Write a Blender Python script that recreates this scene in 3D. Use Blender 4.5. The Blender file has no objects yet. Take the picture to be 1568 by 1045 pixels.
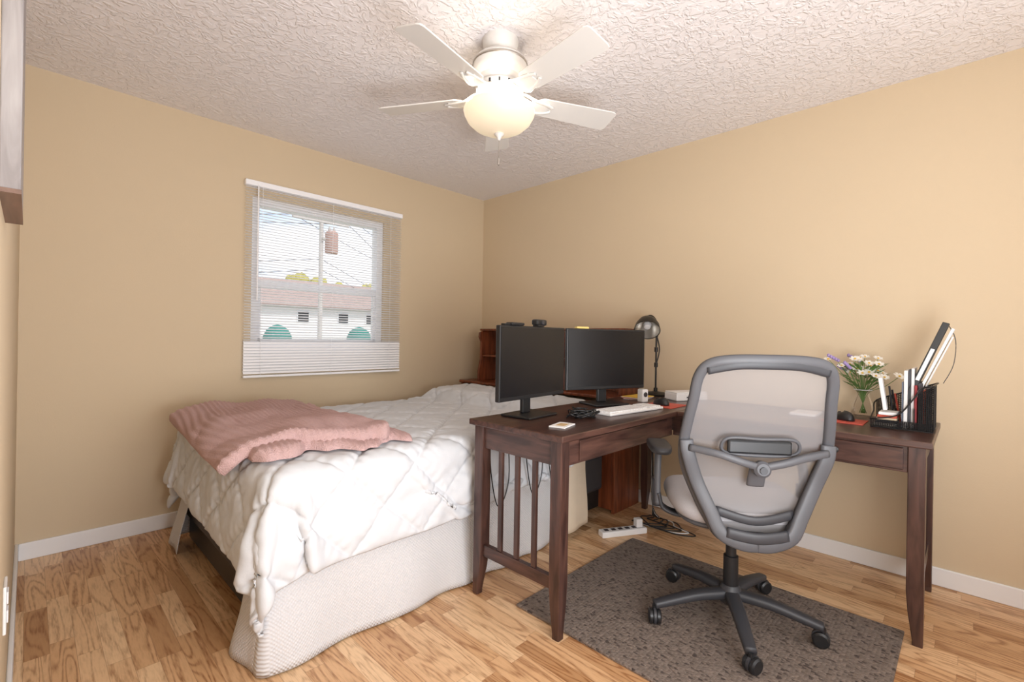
import bpy, bmesh, math, random
from mathutils import Vector, Matrix, noise
from mathutils.bvhtree import BVHTree
random.seed(7)
S = bpy.context.scene
COL = S.collection
S.view_settings.view_transform = 'Standard'
H = 2.44; XR = 3.01; YW = 3.33; XL = -0.035; YB = -0.9; CZ = 1.135

# ---------------------------------------------------------------- materials
def nt(name):
    m = bpy.data.materials.new(name); m.use_nodes = True
    t = m.node_tree
    return m, t, t.nodes['Principled BSDF']
def rgb(c):
    def f(v):
        v = v/255.0
        return v/12.92 if v <= .04045 else ((v+.055)/1.055)**2.4
    return (f(c[0]), f(c[1]), f(c[2]), 1)
def mat(name, c, rough=.5, metal=0, var=.06, scale=20, bump=0, bscale=None, stretch=(1,1,1), coat=0, detail=4, emis=0):
    m, t, b = nt(name)
    N = t.nodes; L = t.links
    tc = N.new('ShaderNodeTexCoord'); mp = N.new('ShaderNodeMapping'); mp.inputs['Scale'].default_value = stretch
    L.new(tc.outputs['Object'], mp.inputs[0])
    nz = N.new('ShaderNodeTexNoise'); nz.inputs['Scale'].default_value = scale; nz.inputs['Detail'].default_value = detail
    L.new(mp.outputs[0], nz.inputs['Vector'])
    mx = N.new('ShaderNodeMix'); mx.data_type = 'RGBA'
    c = rgb(c)
    mx.inputs[6].default_value = tuple(max(0, v*(1-var)) for v in c[:3])+(1,)
    mx.inputs[7].default_value = tuple(min(1, v*(1+var)) for v in c[:3])+(1,)
    L.new(nz.outputs['Fac'], mx.inputs[0]); L.new(mx.outputs[2], b.inputs['Base Color'])
    b.inputs['Roughness'].default_value = rough; b.inputs['Metallic'].default_value = metal
    b.inputs['Coat Weight'].default_value = coat
    if bump:
        n2 = N.new('ShaderNodeTexNoise'); n2.inputs['Scale'].default_value = bscale or scale*3; n2.inputs['Detail'].default_value = 3
        L.new(mp.outputs[0], n2.inputs['Vector'])
        bp = N.new('ShaderNodeBump'); bp.inputs['Strength'].default_value = bump; bp.inputs['Distance'].default_value = .01
        L.new(n2.outputs['Fac'], bp.inputs['Height']); L.new(bp.outputs[0], b.inputs['Normal'])
    if emis:
        b.inputs['Emission Color'].default_value = c; b.inputs['Emission Strength'].default_value = emis
    return m
def wood(name, c1, c2, axis='x', rough=.35, scale=14, coat=.15):
    m, t, b = nt(name); N = t.nodes; L = t.links
    tc = N.new('ShaderNodeTexCoord'); mp = N.new('ShaderNodeMapping')
    st = {'x': (.12, 1, 1), 'y': (1, .12, 1), 'z': (1, 1, .12)}[axis]
    mp.inputs['Scale'].default_value = st
    L.new(tc.outputs['Object'], mp.inputs[0])
    nz = N.new('ShaderNodeTexNoise'); nz.inputs['Scale'].default_value = scale*3; nz.inputs['Detail'].default_value = 8; nz.inputs['Distortion'].default_value = .6
    L.new(mp.outputs[0], nz.inputs['Vector'])
    cr = N.new('ShaderNodeValToRGB'); cr.color_ramp.elements[0].position = .35; cr.color_ramp.elements[1].position = .68
    cr.color_ramp.elements[0].color = rgb(c1); cr.color_ramp.elements[1].color = rgb(c2)
    L.new(nz.outputs['Fac'], cr.inputs[0]); L.new(cr.outputs[0], b.inputs['Base Color'])
    b.inputs['Roughness'].default_value = rough; b.inputs['Coat Weight'].default_value = coat
    bp = N.new('ShaderNodeBump'); bp.inputs['Strength'].default_value = .08; bp.inputs['Distance'].default_value = .004
    L.new(nz.outputs['Fac'], bp.inputs['Height']); L.new(bp.outputs[0], b.inputs['Normal'])
    return m

def floor_mat():
    m, t, b = nt('oak_laminate'); N = t.nodes; L = t.links
    def math_(op, a, bb=None, clamp=False):
        n = N.new('ShaderNodeMath'); n.operation = op; n.use_clamp = clamp
        for i, v in enumerate((a, bb)):
            if v is None: continue
            if isinstance(v, (int, float)): n.inputs[i].default_value = v
            else: L.new(v, n.inputs[i])
        return n.outputs[0]
    tc = N.new('ShaderNodeTexCoord'); sep = N.new('ShaderNodeSeparateXYZ'); L.new(tc.outputs['Object'], sep.inputs[0])
    X, Y = sep.outputs[0], sep.outputs[1]
    SW, SL = .066, .40
    row = math_('FLOOR', math_('DIVIDE', X, SW))
    wn = N.new('ShaderNodeTexWhiteNoise'); wn.noise_dimensions = '1D'; L.new(row, wn.inputs['W'])
    yy = math_('ADD', math_('DIVIDE', Y, SL), math_('MULTIPLY', wn.outputs['Value'], 7.3))
    colm = math_('FLOOR', yy)
    cmb0 = N.new('ShaderNodeCombineXYZ'); L.new(row, cmb0.inputs[0]); L.new(colm, cmb0.inputs[1])
    w2 = N.new('ShaderNodeTexWhiteNoise'); w2.noise_dimensions = '2D'; L.new(cmb0.outputs[0], w2.inputs['Vector'])
    rnd = w2.outputs['Value']
    fx = math_('FRACT', math_('DIVIDE', X, SW)); fy = math_('FRACT', yy)
    ex = math_('MINIMUM', fx, math_('SUBTRACT', 1.0, fx)); ey = math_('MINIMUM', fy, math_('SUBTRACT', 1.0, fy))
    sx = math_('LESS_THAN', ex, .012); sy = math_('LESS_THAN', ey, .0022)
    seam = math_('MAXIMUM', sx, sy)
    cmb = N.new('ShaderNodeCombineXYZ'); L.new(X, cmb.inputs[0]); L.new(math_('MULTIPLY', Y, .11), cmb.inputs[1]); L.new(math_('MULTIPLY', rnd, 53.0), cmb.inputs[2])
    n1 = N.new('ShaderNodeTexNoise'); n1.inputs['Scale'].default_value = 13; n1.inputs['Detail'].default_value = 1.0; n1.inputs['Distortion'].default_value = .3
    L.new(cmb.outputs[0], n1.inputs['Vector'])
    sn = math_('SINE', math_('MULTIPLY', n1.outputs['Fac'], 66.0))
    ring = math_('POWER', math_('ADD', math_('MULTIPLY', sn, .5), .5), 2.8)
    n2 = N.new('ShaderNodeTexNoise'); n2.inputs['Scale'].default_value = 200; n2.inputs['Detail'].default_value = 5
    L.new(cmb.outputs[0], n2.inputs['Vector'])
    g = math_('MULTIPLY', ring, math_('ADD', math_('MULTIPLY', n2.outputs['Fac'], 1.3), -.05))
    fine = math_('MULTIPLY', math_('SUBTRACT', n2.outputs['Fac'], .45), .8)
    g = math_('ADD', math_('MULTIPLY', g, math_('ADD', math_('MULTIPLY', rnd, .8), .5)), fine, True)
    cr = N.new('ShaderNodeValToRGB'); e = cr.color_ramp.elements
    e[0].color = rgb((236, 200, 158)); e[1].color = rgb((186, 140, 97)); q = e.new(.55); q.color = rgb((217, 173, 129))
    L.new(rnd, cr.inputs[0])
    mx = N.new('ShaderNodeMix'); mx.data_type = 'RGBA'
    L.new(g, mx.inputs[0]); L.new(cr.outputs[0], mx.inputs[6]); mx.inputs[7].default_value = rgb((148, 98, 60))
    mo = N.new('ShaderNodeMix'); mo.data_type = 'RGBA'
    L.new(math_('MULTIPLY', seam, .4), mo.inputs[0]); L.new(mx.outputs[2], mo.inputs[6]); mo.inputs[7].default_value = rgb((120, 76, 46))
    L.new(mo.outputs[2], b.inputs['Base Color'])
    b.inputs['Roughness'].default_value = .36; b.inputs['Specular IOR Level'].default_value = .4
    bp = N.new('ShaderNodeBump'); bp.inputs['Strength'].default_value = .05; bp.inputs['Distance'].default_value = .002
    L.new(g, bp.inputs['Height']); L.new(bp.outputs[0], b.inputs['Normal'])
    return m

def ceiling_mat():
    m, t, b = nt('knockdown_ceiling'); N = t.nodes; L = t.links
    tc = N.new('ShaderNodeTexCoord')
    n0 = N.new('ShaderNodeTexNoise'); n0.inputs['Scale'].default_value = 6
    L.new(tc.outputs['Object'], n0.inputs['Vector'])
    va = N.new('ShaderNodeVectorMath'); va.operation = 'SCALE'; va.inputs['Scale'].default_value = .10; L.new(n0.outputs['Color'], va.inputs[0])
    ad = N.new('ShaderNodeVectorMath'); ad.operation = 'ADD'; L.new(tc.outputs['Object'], ad.inputs[0]); L.new(va.outputs[0], ad.inputs[1])
    n1 = N.new('ShaderNodeTexNoise'); n1.inputs['Scale'].default_value = 34; n1.inputs['Detail'].default_value = 3; n1.inputs['Distortion'].default_value = .9
    L.new(ad.outputs[0], n1.inputs['Vector'])
    cr = N.new('ShaderNodeValToRGB'); cr.color_ramp.elements[0].position = .46; cr.color_ramp.elements[1].position = .60
    L.new(n1.outputs['Fac'], cr.inputs[0])
    bp = N.new('ShaderNodeBump'); bp.inputs['Strength'].default_value = .6; bp.inputs['Distance'].default_value = .006
    L.new(cr.outputs[0], bp.inputs['Height']); L.new(bp.outputs[0], b.inputs['Normal'])
    b.inputs['Base Color'].default_value = rgb((240, 235, 236)); b.inputs['Roughness'].default_value = .5
    return m

def rug_mat():
    m, t, b = nt('woven_rug'); N = t.nodes; L = t.links
    tc = N.new('ShaderNodeTexCoord'); mp = N.new('ShaderNodeMapping'); mp.inputs['Scale'].default_value = (1, .55, 1)
    L.new(tc.outputs['Object'], mp.inputs[0])
    v = N.new('ShaderNodeTexVoronoi'); v.inputs['Scale'].default_value = 140; v.inputs['Randomness'].default_value = .45
    L.new(mp.outputs[0], v.inputs['Vector'])
    sp = N.new('ShaderNodeSeparateColor'); L.new(v.outputs['Color'], sp.inputs[0])
    cr = N.new('ShaderNodeValToRGB'); e = cr.color_ramp.elements
    e[0].position = 0; e[0].color = rgb((132, 117, 107)); e[1].position = .85; e[1].color = rgb((108, 95, 86))
    q = e.new(.9); q.color = rgb((84, 72, 65)); q = e.new(.97); q.color = rgb((70, 59, 54))
    L.new(sp.outputs[0], cr.inputs[0]); L.new(cr.outputs[0], b.inputs['Base Color']); b.inputs['Roughness'].default_value = .95
    bp = N.new('ShaderNodeBump'); bp.inputs['Strength'].default_value = .9; bp.inputs['Distance'].default_value = .005; bp.invert = True
    L.new(v.outputs['Distance'], bp.inputs['Height']); L.new(bp.outputs[0], b.inputs['Normal'])
    return m

def skirt_mat(name, c):
    m, t, b = nt(name); N = t.nodes; L = t.links
    uv = N.new('ShaderNodeUVMap')
    sep = N.new('ShaderNodeSeparateXYZ'); L.new(uv.outputs[0], sep.inputs[0])
    def s(o, f):
        a = N.new('ShaderNodeMath'); a.operation = 'MULTIPLY'; a.inputs[1].default_value = f; L.new(o, a.inputs[0])
        c_ = N.new('ShaderNodeMath'); c_.operation = 'SINE'; L.new(a.outputs[0], c_.inputs[0]); return c_.outputs[0]
    mul = N.new('ShaderNodeMath'); mul.operation = 'MULTIPLY'
    L.new(s(sep.outputs[0], 480), mul.inputs[0]); L.new(s(sep.outputs[1], 480), mul.inputs[1])
    bp = N.new('ShaderNodeBump'); bp.inputs['Strength'].default_value = .5; bp.inputs['Distance'].default_value = .003
    L.new(mul.outputs[0], bp.inputs['Height']); L.new(bp.outputs[0], b.inputs['Normal'])
    mx = N.new('ShaderNodeMix'); mx.data_type = 'RGBA'; L.new(mul.outputs[0], mx.inputs[0])
    cc = rgb(c); mx.inputs[6].default_value = tuple(v*.92 for v in cc[:3])+(1,); mx.inputs[7].default_value = cc
    L.new(mx.outputs[2], b.inputs['Base Color']); b.inputs['Roughness'].default_value = .9
    return m

M = {}
M['wall'] = mat('tan_wall_paint', (214, 194, 164), .75, var=.015, scale=3, bump=.05, bscale=160)
M['ceil'] = ceiling_mat()
M['floor'] = floor_mat()
M['trim'] = mat('white_trim', (240, 239, 240), .4, var=.01)
M['white'] = mat('white_plastic', (235, 234, 234), .35, var=.01)
M['slat'] = mat('blind_slat', (252, 252, 255), .4, var=.005)
M['fanwhite'] = mat('fan_white_enamel', (222, 219, 215), .35, var=.01)
M['desk'] = wood('espresso_wood_x', (52, 32, 28), (90, 61, 52), 'x')
M['desky'] = wood('espresso_wood_y', (52, 32, 28), (90, 61, 52), 'y')
M['deskz'] = wood('espresso_wood_z', (50, 31, 27), (86, 58, 50), 'z')
M['cherry'] = wood('cherry_wood', (96, 46, 26), (138, 74, 44), 'z')
M['greywood'] = wood('weathered_wood', (118, 110, 108), (158, 152, 150), 'z', rough=.6)
M['brownwood'] = wood('brown_wood', (92, 68, 56), (118, 90, 76), 'y', rough=.6)
M['rug'] = rug_mat()
M['comf'] = mat('white_comforter_fabric', (214, 216, 220), .85, var=.02, scale=6, bump=.10, bscale=60)
M['skirt'] = skirt_mat('waffle_bedskirt', (222, 221, 223))
M['tanfab'] = mat('tan_sheet_fabric', (226, 208, 184), .9, var=.04, bump=.1)
M['pink'] = mat('pink_chenille', (208, 173, 170), .95, var=.10, scale=90, bump=.8, bscale=240)
M['black'] = mat('black_plastic', (30, 30, 32), .4, var=.05)
M['blackmetal'] = mat('black_metal', (34, 32, 32), .4, metal=.3, var=.05)
M['screen'] = mat('screen_glass', (20, 20, 23), .25, var=.02)
M['grey'] = mat('chair_grey_plastic', (80, 80, 84), .5, var=.04, bump=.03, bscale=400)
M['dgrey'] = mat('chair_dark_plastic', (54, 54, 58), .5, var=.04)
M['seatfab'] = mat('chair_seat_fabric', (176, 173, 176), .95, var=.12, scale=220, bump=.3, bscale=500)
M['red'] = mat('red_paper', (196, 84, 70), .6)
M['paper'] = mat('white_paper', (238, 237, 237), .7, var=.01)
M['metal'] = mat('brushed_nickel', (190, 186, 180), .3, metal=1, var=.04)
M['green'] = mat('leaf_green', (96, 130, 66), .6, var=.2)
M['petal'] = mat('white_petal', (240, 238, 232), .6, var=.03)
M['yellow'] = mat('yellow_petal', (226, 184, 70), .6)
M['lilac'] = mat('lilac_petal', (160, 140, 190), .6)
M['vinyl'] = mat('window_vinyl', (246, 246, 249), .35, var=.01)

def simple_shader(name, build):
    m, t, b = nt(name); build(m, t, b); return m
def glassy(m, t, b, k=.45):
    N = t.nodes; L = t.links
    tr = N.new('ShaderNodeBsdfTransparent'); gl = N.new('ShaderNodeBsdfGlossy'); gl.inputs['Roughness'].default_value = .03
    fr = N.new('ShaderNodeFresnel'); fr.inputs['IOR'].default_value = 1.4
    ml = N.new('ShaderNodeMath'); ml.operation = 'MULTIPLY'; ml.inputs[1].default_value = k; L.new(fr.outputs[0], ml.inputs[0])
    mx = N.new('ShaderNodeMixShader'); L.new(ml.outputs[0], mx.inputs[0]); L.new(tr.outputs[0], mx.inputs[1]); L.new(gl.outputs[0], mx.inputs[2])
    L.new(mx.outputs[0], N['Material Output'].inputs[0])
M['glass'] = simple_shader('clear_glass', glassy)
def bowlf(m, t, b):
    N = t.nodes; L = t.links
    b.inputs['Base Color'].default_value = rgb((200, 187, 166)); b.inputs['Roughness'].default_value = .3
    b.inputs['Emission Color'].default_value = rgb((255, 234, 200))
    tc = N.new('ShaderNodeTexCoord'); sp = N.new('ShaderNodeSeparateXYZ'); L.new(tc.outputs['Object'], sp.inputs[0])
    mr = N.new('ShaderNodeMapRange'); mr.inputs[1].default_value = 2.035; mr.inputs[2].default_value = 2.125; mr.inputs[3].default_value = .40; mr.inputs[4].default_value = .80
    L.new(sp.outputs[2], mr.inputs[0]); L.new(mr.outputs[0], b.inputs['Emission Strength'])
M['bowl'] = simple_shader('frosted_glass_bowl', bowlf)
def meshf(m, t, b):
    N = t.nodes; L = t.links
    b.inputs['Base Color'].default_value = rgb((146, 142, 142)); b.inputs['Roughness'].default_value = .8
    tr = N.new('ShaderNodeBsdfTransparent')
    m2 = N.new('ShaderNodeMixShader'); m2.inputs[0].default_value = .38
    L.new(b.outputs[0], m2.inputs[1]); L.new(tr.outputs[0], m2.inputs[2])
    L.new(m2.outputs[0], N['Material Output'].inputs[0])
M['mesh'] = simple_shader('chair_back_mesh', meshf)

# ---------------------------------------------------------------- geometry helpers
def empty(name, loc=(0, 0, 0), rz=0):
    e = bpy.data.objects.new(name, None); e.empty_display_size = .1; COL.objects.link(e)
    e.location = loc; e.rotation_euler = (0, 0, rz); return e
def mk(name, verts, faces, m, parent=None, smooth=False, bevel=0, seg=2, sub=0, solid=0):
    me = bpy.data.meshes.new(name); me.from_pydata([tuple(v) for v in verts], [], faces); me.update()
    bm = bmesh.new(); bm.from_mesh(me); bmesh.ops.recalc_face_normals(bm, faces=bm.faces); bm.to_mesh(me); bm.free()
    ob = bpy.data.objects.new(name, me); COL.objects.link(ob); me.materials.append(M[m] if isinstance(m, str) else m)
    if smooth:
        for p in me.polygons: p.use_smooth = True
    if solid:
        s = ob.modifiers.new('s', 'SOLIDIFY'); s.thickness = solid; s.offset = 0
    if bevel:
        b = ob.modifiers.new('b', 'BEVEL'); b.width = bevel; b.segments = seg; b.limit_method = 'ANGLE'
    if sub:
        s = ob.modifiers.new('u', 'SUBSURF'); s.levels = sub; s.render_levels = sub
    if parent: ob.parent = parent
    return ob
BF = [(0,3,2,1),(4,5,6,7),(0,1,5,4),(1,2,6,5),(2,3,7,6),(3,0,4,7)]
def bv(a, b):
    return [(a[0],a[1],a[2]),(b[0],a[1],a[2]),(b[0],b[1],a[2]),(a[0],b[1],a[2]),(a[0],a[1],b[2]),(b[0],a[1],b[2]),(b[0],b[1],b[2]),(a[0],b[1],b[2])]
def box(name, a, b, m, parent=None, bevel=.002, **k):
    return mk(name, bv(a, b), BF, m, parent, bevel=bevel, **k)
def boxes(name, lst, m, parent=None, bevel=0):
    V = []; F = []
    for a, b in lst:
        o = len(V); V += bv(a, b); F += [tuple(i+o for i in f) for f in BF]
    return mk(name, V, F, m, parent, bevel=bevel)
def xf(ob, mt):
    ob.data.transform(mt); return ob
def lathe(name, prof, c, m, parent=None, n=32, axis=None, cap=True):
    V = []; F = []
    for r, z in prof:
        for i in range(n):
            a = 2*math.pi*i/n; V.append(Vector((r*math.cos(a), r*math.sin(a), z)))
    for j in range(len(prof)-1):
        for i in range(n):
            F.append((j*n+i, j*n+(i+1) % n, (j+1)*n+(i+1) % n, (j+1)*n+i))
    if cap:
        if prof[0][0] > 1e-4: F.append(tuple(range(n))[::-1])
        if prof[-1][0] > 1e-4: F.append(tuple((len(prof)-1)*n+i for i in range(n)))
    if axis is not None:
        q = Vector((0, 0, 1)).rotation_difference(Vector(axis).normalized()); V = [q @ v for v in V]
    V = [v+Vector(c) for v in V]
    ob = mk(name, V, F, m, parent, smooth=True)
    bm = bmesh.new(); bm.from_mesh(ob.data)
    bmesh.ops.remove_doubles(bm, verts=bm.verts, dist=1e-5)
    for e in bm.edges:
        if len(e.link_faces) == 2 and e.calc_face_angle() > .6: e.smooth = False
    bm.to_mesh(ob.data); bm.free()
    return ob
def cyl(name, p0, p1, r, m, parent=None, n=16, r1=None):
    p0 = Vector(p0); p1 = Vector(p1); d = p1-p0
    return lathe(name, [(r, 0), (r if r1 is None else r1, d.length)], p0, m, parent, n, axis=d)
def catmull(pts, k=6, closed=False):
    pts = [Vector(p) for p in pts]; out = []; n = len(pts)
    rng = range(n if closed else n-1)
    for i in rng:
        g = (lambda j: pts[j % n]) if closed else (lambda j: pts[max(0, min(n-1, j))])
        p0, p1, p2, p3 = g(i-1), g(i), g(i+1), g(i+2)
        for s in range(k):
            t = s/k
            out.append(.5*((2*p1)+(-p0+p2)*t+(2*p0-5*p1+4*p2-p3)*t*t+(-p0+3*p1-3*p2+p3)*t**3))
    if not closed: out.append(pts[-1])
    return out
def tube(name, pts, w, h, m, parent=None, hint=(0, 0, 1), closed=False, k=6, n=12, power=2, wf=None):
    P = catmull(pts, k, closed); V = []; F = []; N_ = len(P)
    for i, p in enumerate(P):
        a = P[(i-1) % N_] if (closed or i > 0) else P[0]
        b = P[(i+1) % N_] if (closed or i < N_-1) else P[-1]
        t = (b-a).normalized(); hv = Vector(hint); hv = (hv-t*hv.dot(t))
        if hv.length < 1e-3: hv = t.orthogonal()
        hv.normalize(); s = t.cross(hv)
        f = wf(i/(N_-1)) if wf else 1
        for j in range(n):
            an = 2*math.pi*j/n; cx = math.cos(an); sy = math.sin(an)
            ex = 2/power
            cx = math.copysign(abs(cx)**ex, cx); sy = math.copysign(abs(sy)**ex, sy)
            V.append(p+s*(cx*w*f)+hv*(sy*h*f))
    R = N_ if closed else N_-1
    for i in range(R):
        for j in range(n):
            i2 = (i+1) % N_
            F.append((i*n+j, i*n+(j+1) % n, i2*n+(j+1) % n, i2*n+j))
    if not closed:
        F.append(tuple(range(n))[::-1]); F.append(tuple((N_-1)*n+j for j in range(n)))
    return mk(name, V, F, m, parent, smooth=True)
def rbox(name, c, s, m, parent=None, r=.01, rz=0, seg=3):
    ob = box(name, (-s[0]/2, -s[1]/2, -s[2]/2), (s[0]/2, s[1]/2, s[2]/2), m, parent, bevel=r, seg=seg)
    ob.data.transform(Matrix.Translation(Vector(c)) @ Matrix.Rotation(rz, 4, 'Z')); return ob

# ---------------------------------------------------------------- room shell
T = .12
box('floor', (XL-T, YB-T, -.1), (XR+T, YW+T, 0), 'floor', bevel=0)
box('ceiling', (XL-T, YB-T, H), (XR+T, YW+T, H+.1), 'ceil', bevel=0)
WX0, WX1, WZ0, WZ1 = 1.0, 1.955, 1.03, 2.03
boxes('wall_back', [((XL-T, YW, 0), (WX0, YW+T, H)), ((WX1, YW, 0), (XR+T, YW+T, H)),
                    ((WX0, YW, 0), (WX1, YW+T, WZ0)), ((WX0, YW, WZ1), (WX1, YW+T, H))], 'wall')
box('wall_right', (XR, YB-T, 0), (XR+T, YW, H), 'wall', bevel=0)
box('wall_left', (XL-T, YB-T, 0), (XL, YW, H), 'wall', bevel=0)
box('wall_front', (XL, YB-T, 0), (XR, YB, H), 'wall', bevel=0)
bt, bh = .013, .085
box('baseboard_back', (XL+bt, YW-bt, 0), (XR, YW, bh), 'trim', bevel=.004)
box('baseboard_right', (XR-bt, YB+bt, 0), (XR, YW-bt, bh), 'trim', bevel=.004)
box('baseboard_left', (XL, YB, 0), (XL+bt, YW, bh), 'trim', bevel=.004)
box('baseboard_front', (XL+bt, YB, 0), (XR, YB+bt, bh), 'trim', bevel=.004)

# ---------------------------------------------------------------- window
w = empty('window_1')
f = .05
boxes('frame', [((WX0, YW+.02, WZ0), (WX0+f, YW+.1, WZ1)), ((WX1-f, YW+.02, WZ0), (WX1, YW+.1, WZ1)),
                ((WX0+f, YW+.02, WZ0), (WX1-f, YW+.1, WZ0+f)), ((WX0+f, YW+.02, WZ1-f), (WX1-f, YW+.1, WZ1)),
                ((WX0+f, YW+.03, 1.445), (WX1-f, YW+.08, 1.49))], 'vinyl', w, bevel=.003)
boxes('lower_sash', [((WX0+f, YW+.035, WZ0+f), (WX0+f+.02, YW+.06, 1.445)), ((WX1-f-.02, YW+.035, WZ0+f), (WX1-f, YW+.06, 1.445)),
                     ((WX0+f, YW+.035, WZ0+f), (WX1-f, YW+.06, WZ0+f+.025))], 'vinyl', w, bevel=.002)
boxes('reveal', [((WX0, YW-.0, WZ0-.005), (WX1, YW+.03, WZ0+.008))], 'vinyl', w)
box('sash_lock', (1.45, YW+.015, 1.455), (1.50, YW+.03, 1.475), 'vinyl', w)
mk('glass_pane', [(WX0+f, YW+.07, WZ0+f), (WX1-f, YW+.07, WZ0+f), (WX1-f, YW+.07, WZ1-f), (WX0+f, YW+.07, WZ1-f)], [(0, 1, 2, 3)], 'glass', w)
# blinds
bl = empty('window_blind')
bx0, bx1, by = .95, 2.09, YW-.028
box('headrail', (bx0-.003, by-.018, 2.085), (bx1+.003, by+.02, 2.118), 'slat', bl)
V = []; F = []
def slat(z, tilt, crown=.0015):
    o = len(V); hw = .0125; c, s = math.cos(tilt), math.sin(tilt)
    for x in (bx0, bx1):
        for t_, k_ in ((-1, 0), (-.5, .75), (0, 1), (.5, .75), (1, 0)):
            V.append((x, by+t_*hw*c-crown*k_*s, z+t_*hw*s+crown*k_*c))
    for i in range(4): F.append((o+i, o+i+1, o+5+i+1, o+5+i))
z = 2.075
while z > 1.085:
    # ladder strings let the upper slats hang a little more tilted than the lower ones
    slat(z, math.radians(17+9*(z-1.085)), .0012); z -= .0178
while z > .875:
    slat(z, math.radians(50), .003); z -= .0192
mk('slats', V, F, 'slat', bl)
box('bottom_rail', (bx0, by-.012, .853), (bx1, by+.012, .868), 'slat', bl)
for x in (1.05, 1.52, 1.99):
    cyl('ladder_cord', (x, by-.0135, .86), (x, by-.0135, 2.09), .0011, 'slat', bl, 6)
cyl('tilt_wand', (1.02, by-.024, 1.35), (1.02, by-.022, 2.09), .004, 'slat', bl, 8)

# ---------------------------------------------------------------- left wall things
pf = empty('wall_picture_frame')
box('frame_board', (XL, 1.08, 1.356), (-.0105, 1.39, 2.15), 'greywood', pf)
box('frame_bottom', (XL, 1.079, 1.350), (-.0100, 1.391, 1.357), 'brownwood', pf, bevel=0)
ou = empty('wall_outlet')
box('plate', (XL, 1.64, .405), (XL+.006, 1.715, .52), 'white', ou)
box('socket_upper', (XL+.006, 1.66, .47), (XL+.009, 1.695, .5), 'white', ou)
box('socket_lower', (XL+.006, 1.66, .425), (XL+.009, 1.695, .455), 'white', ou)

# ---------------------------------------------------------------- ceiling fan
FX, FY = 1.43, 1.49
fan = empty('ceiling_fan')
lathe('canopy', [(.0, 2.44), (.079, 2.44), (.079, 2.425), (.072, 2.39), (.062, 2.375), (.055, 2.355)], (FX, FY, 0), 'fanwhite', fan, cap=False)
lathe('motor_housing', [(.0, 2.37), (.06, 2.37), (.1, 2.358), (.118, 2.34), (.120, 2.30), (.112, 2.285), (.095, 2.27), (.088, 2.235), (.0, 2.235)], (FX, FY, 0), 'fanwhite', fan, cap=False)
lathe('housing_band', [(.1195, 2.335), (.1215, 2.332), (.1215, 2.326), (.1195, 2.323)], (FX, FY, 0), 'metal', fan, cap=False)
lathe('flywheel', [(.0, 2.24), (.095, 2.24), (.105, 2.228), (.105, 2.205), (.09, 2.198), (.0, 2.198)], (FX, FY, 0), 'fanwhite', fan, cap=False)
for i in range(16):
    a = 2*math.pi*i/16
    vt = box('housing_vent_%d' % i, (-.004, .1045, 2.209), (.004, .1065, 2.224), 'dgrey', fan, bevel=0)
    xf(vt, Matrix.Translation((FX, FY, 0)) @ Matrix.Rotation(a, 4, 'Z'))
lathe('switch_housing', [(.0, 2.20), (.062, 2.20), (.066, 2.175), (.09, 2.155), (.13, 2.146), (.148, 2.14), (.150, 2.128), (.0, 2.128)], (FX, FY, 0), 'fanwhite', fan, cap=False)
bp_ = [(.152, 2.138), (.157, 2.128), (.153, 2.112), (.139, 2.085), (.112, 2.060), (.078, 2.043), (.04, 2.034), (.012, 2.031)]
lathe('light_bowl', bp_, (FX, FY, 0), 'bowl', fan, n=48, cap=False)
lathe('finial', [(.0, 2.040), (.018, 2.036), (.022, 2.028), (.012, 2.018), (.006, 2.004), (.0, 2.0)], (FX, FY, 0), 'fanwhite', fan, cap=False)
cyl('pull_chain', (FX+.0, FY, 1.93), (FX, FY, 2.02), .0014, 'metal', fan, 6)
lathe('chain_pull', [(0, 1.93), (.004, 1.925), (.004, 1.895), (0, 1.89)], (FX, FY, 0), 'metal', fan, 10, cap=False)
for i in range(5):
    a = math.radians(47.5+72*i)
    r0, r1, w0, w1 = .165, .565, .055, .067
    out = []
    out += [(r0, -w0*.6), (r0+.03, -w0)]
    out += [(r1-.02, -w1), (r1-.005, -w1+.006), (r1, -w1+.02), (r1, w1-.02), (r1-.005, w1-.006), (r1-.02, w1)]
    out += [(r0+.03, w0), (r0, w0*.6)]
    n = len(out)
    ob = mk('blade_%d' % (i+1), [(x, y, -.003) for x, y in out]+[(x, y, .003) for x, y in out],
            [tuple(range(n))[::-1], tuple(range(n, 2*n))]+[(j, (j+1) % n, n+(j+1) % n, n+j) for j in range(n)], 'fanwhite', fan, bevel=.0015)
    R = Matrix.Translation((FX, FY, 2.187)) @ Matrix.Rotation(a, 4, 'Z') @ Matrix.Rotation(math.radians(-12), 4, 'X')
    xf(ob, R)
    for s in (-1, 1):
        ob = tube('blade_iron', [(.08, s*.012, .03), (.11, s*.035, .015), (.15, s*.04, -.006), (.21, s*.03, -.008), (.25, s*.012, -.006)], .008, .005, 'fanwhite', fan); xf(ob, R)
    ob = mk('blade_plate', bv((.14, -.035, -.009), (.23, .035, -.003)), BF, 'fanwhite', fan, bevel=.003); xf(ob, R)

# ---------------------------------------------------------------- bed
MX0, MX1, MY0, MY1, MZ = .585, 2.62, 1.69, 3.02, .64
bed = empty('bed')
box('bed_frame', (MX0+.03, MY0+.04, .04), (MX1, MY1-.03, .16), 'blackmetal', bed, bevel=.005)
for x in (MX0+.08, MX1-.1):
    for y in (MY0+.1, MY1-.1):
        cyl('frame_leg', (x, y, 0), (x, y, .05), .02, 'black', bed)
box('box_spring', (MX0+.01, MY0+.01, .16), (MX1, MY1-.01, .39), M['dgrey'], bed, bevel=.02)
def soft_box(name, a, b, m, parent, r=.06, seg=5):
    return mk(name, bv(a, b), BF, m, parent, smooth=True, bevel=r, seg=seg)
matt = soft_box('mattress', (MX0, MY0, .39), (MX1, MY1, MZ), 'paper', bed)

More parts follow.
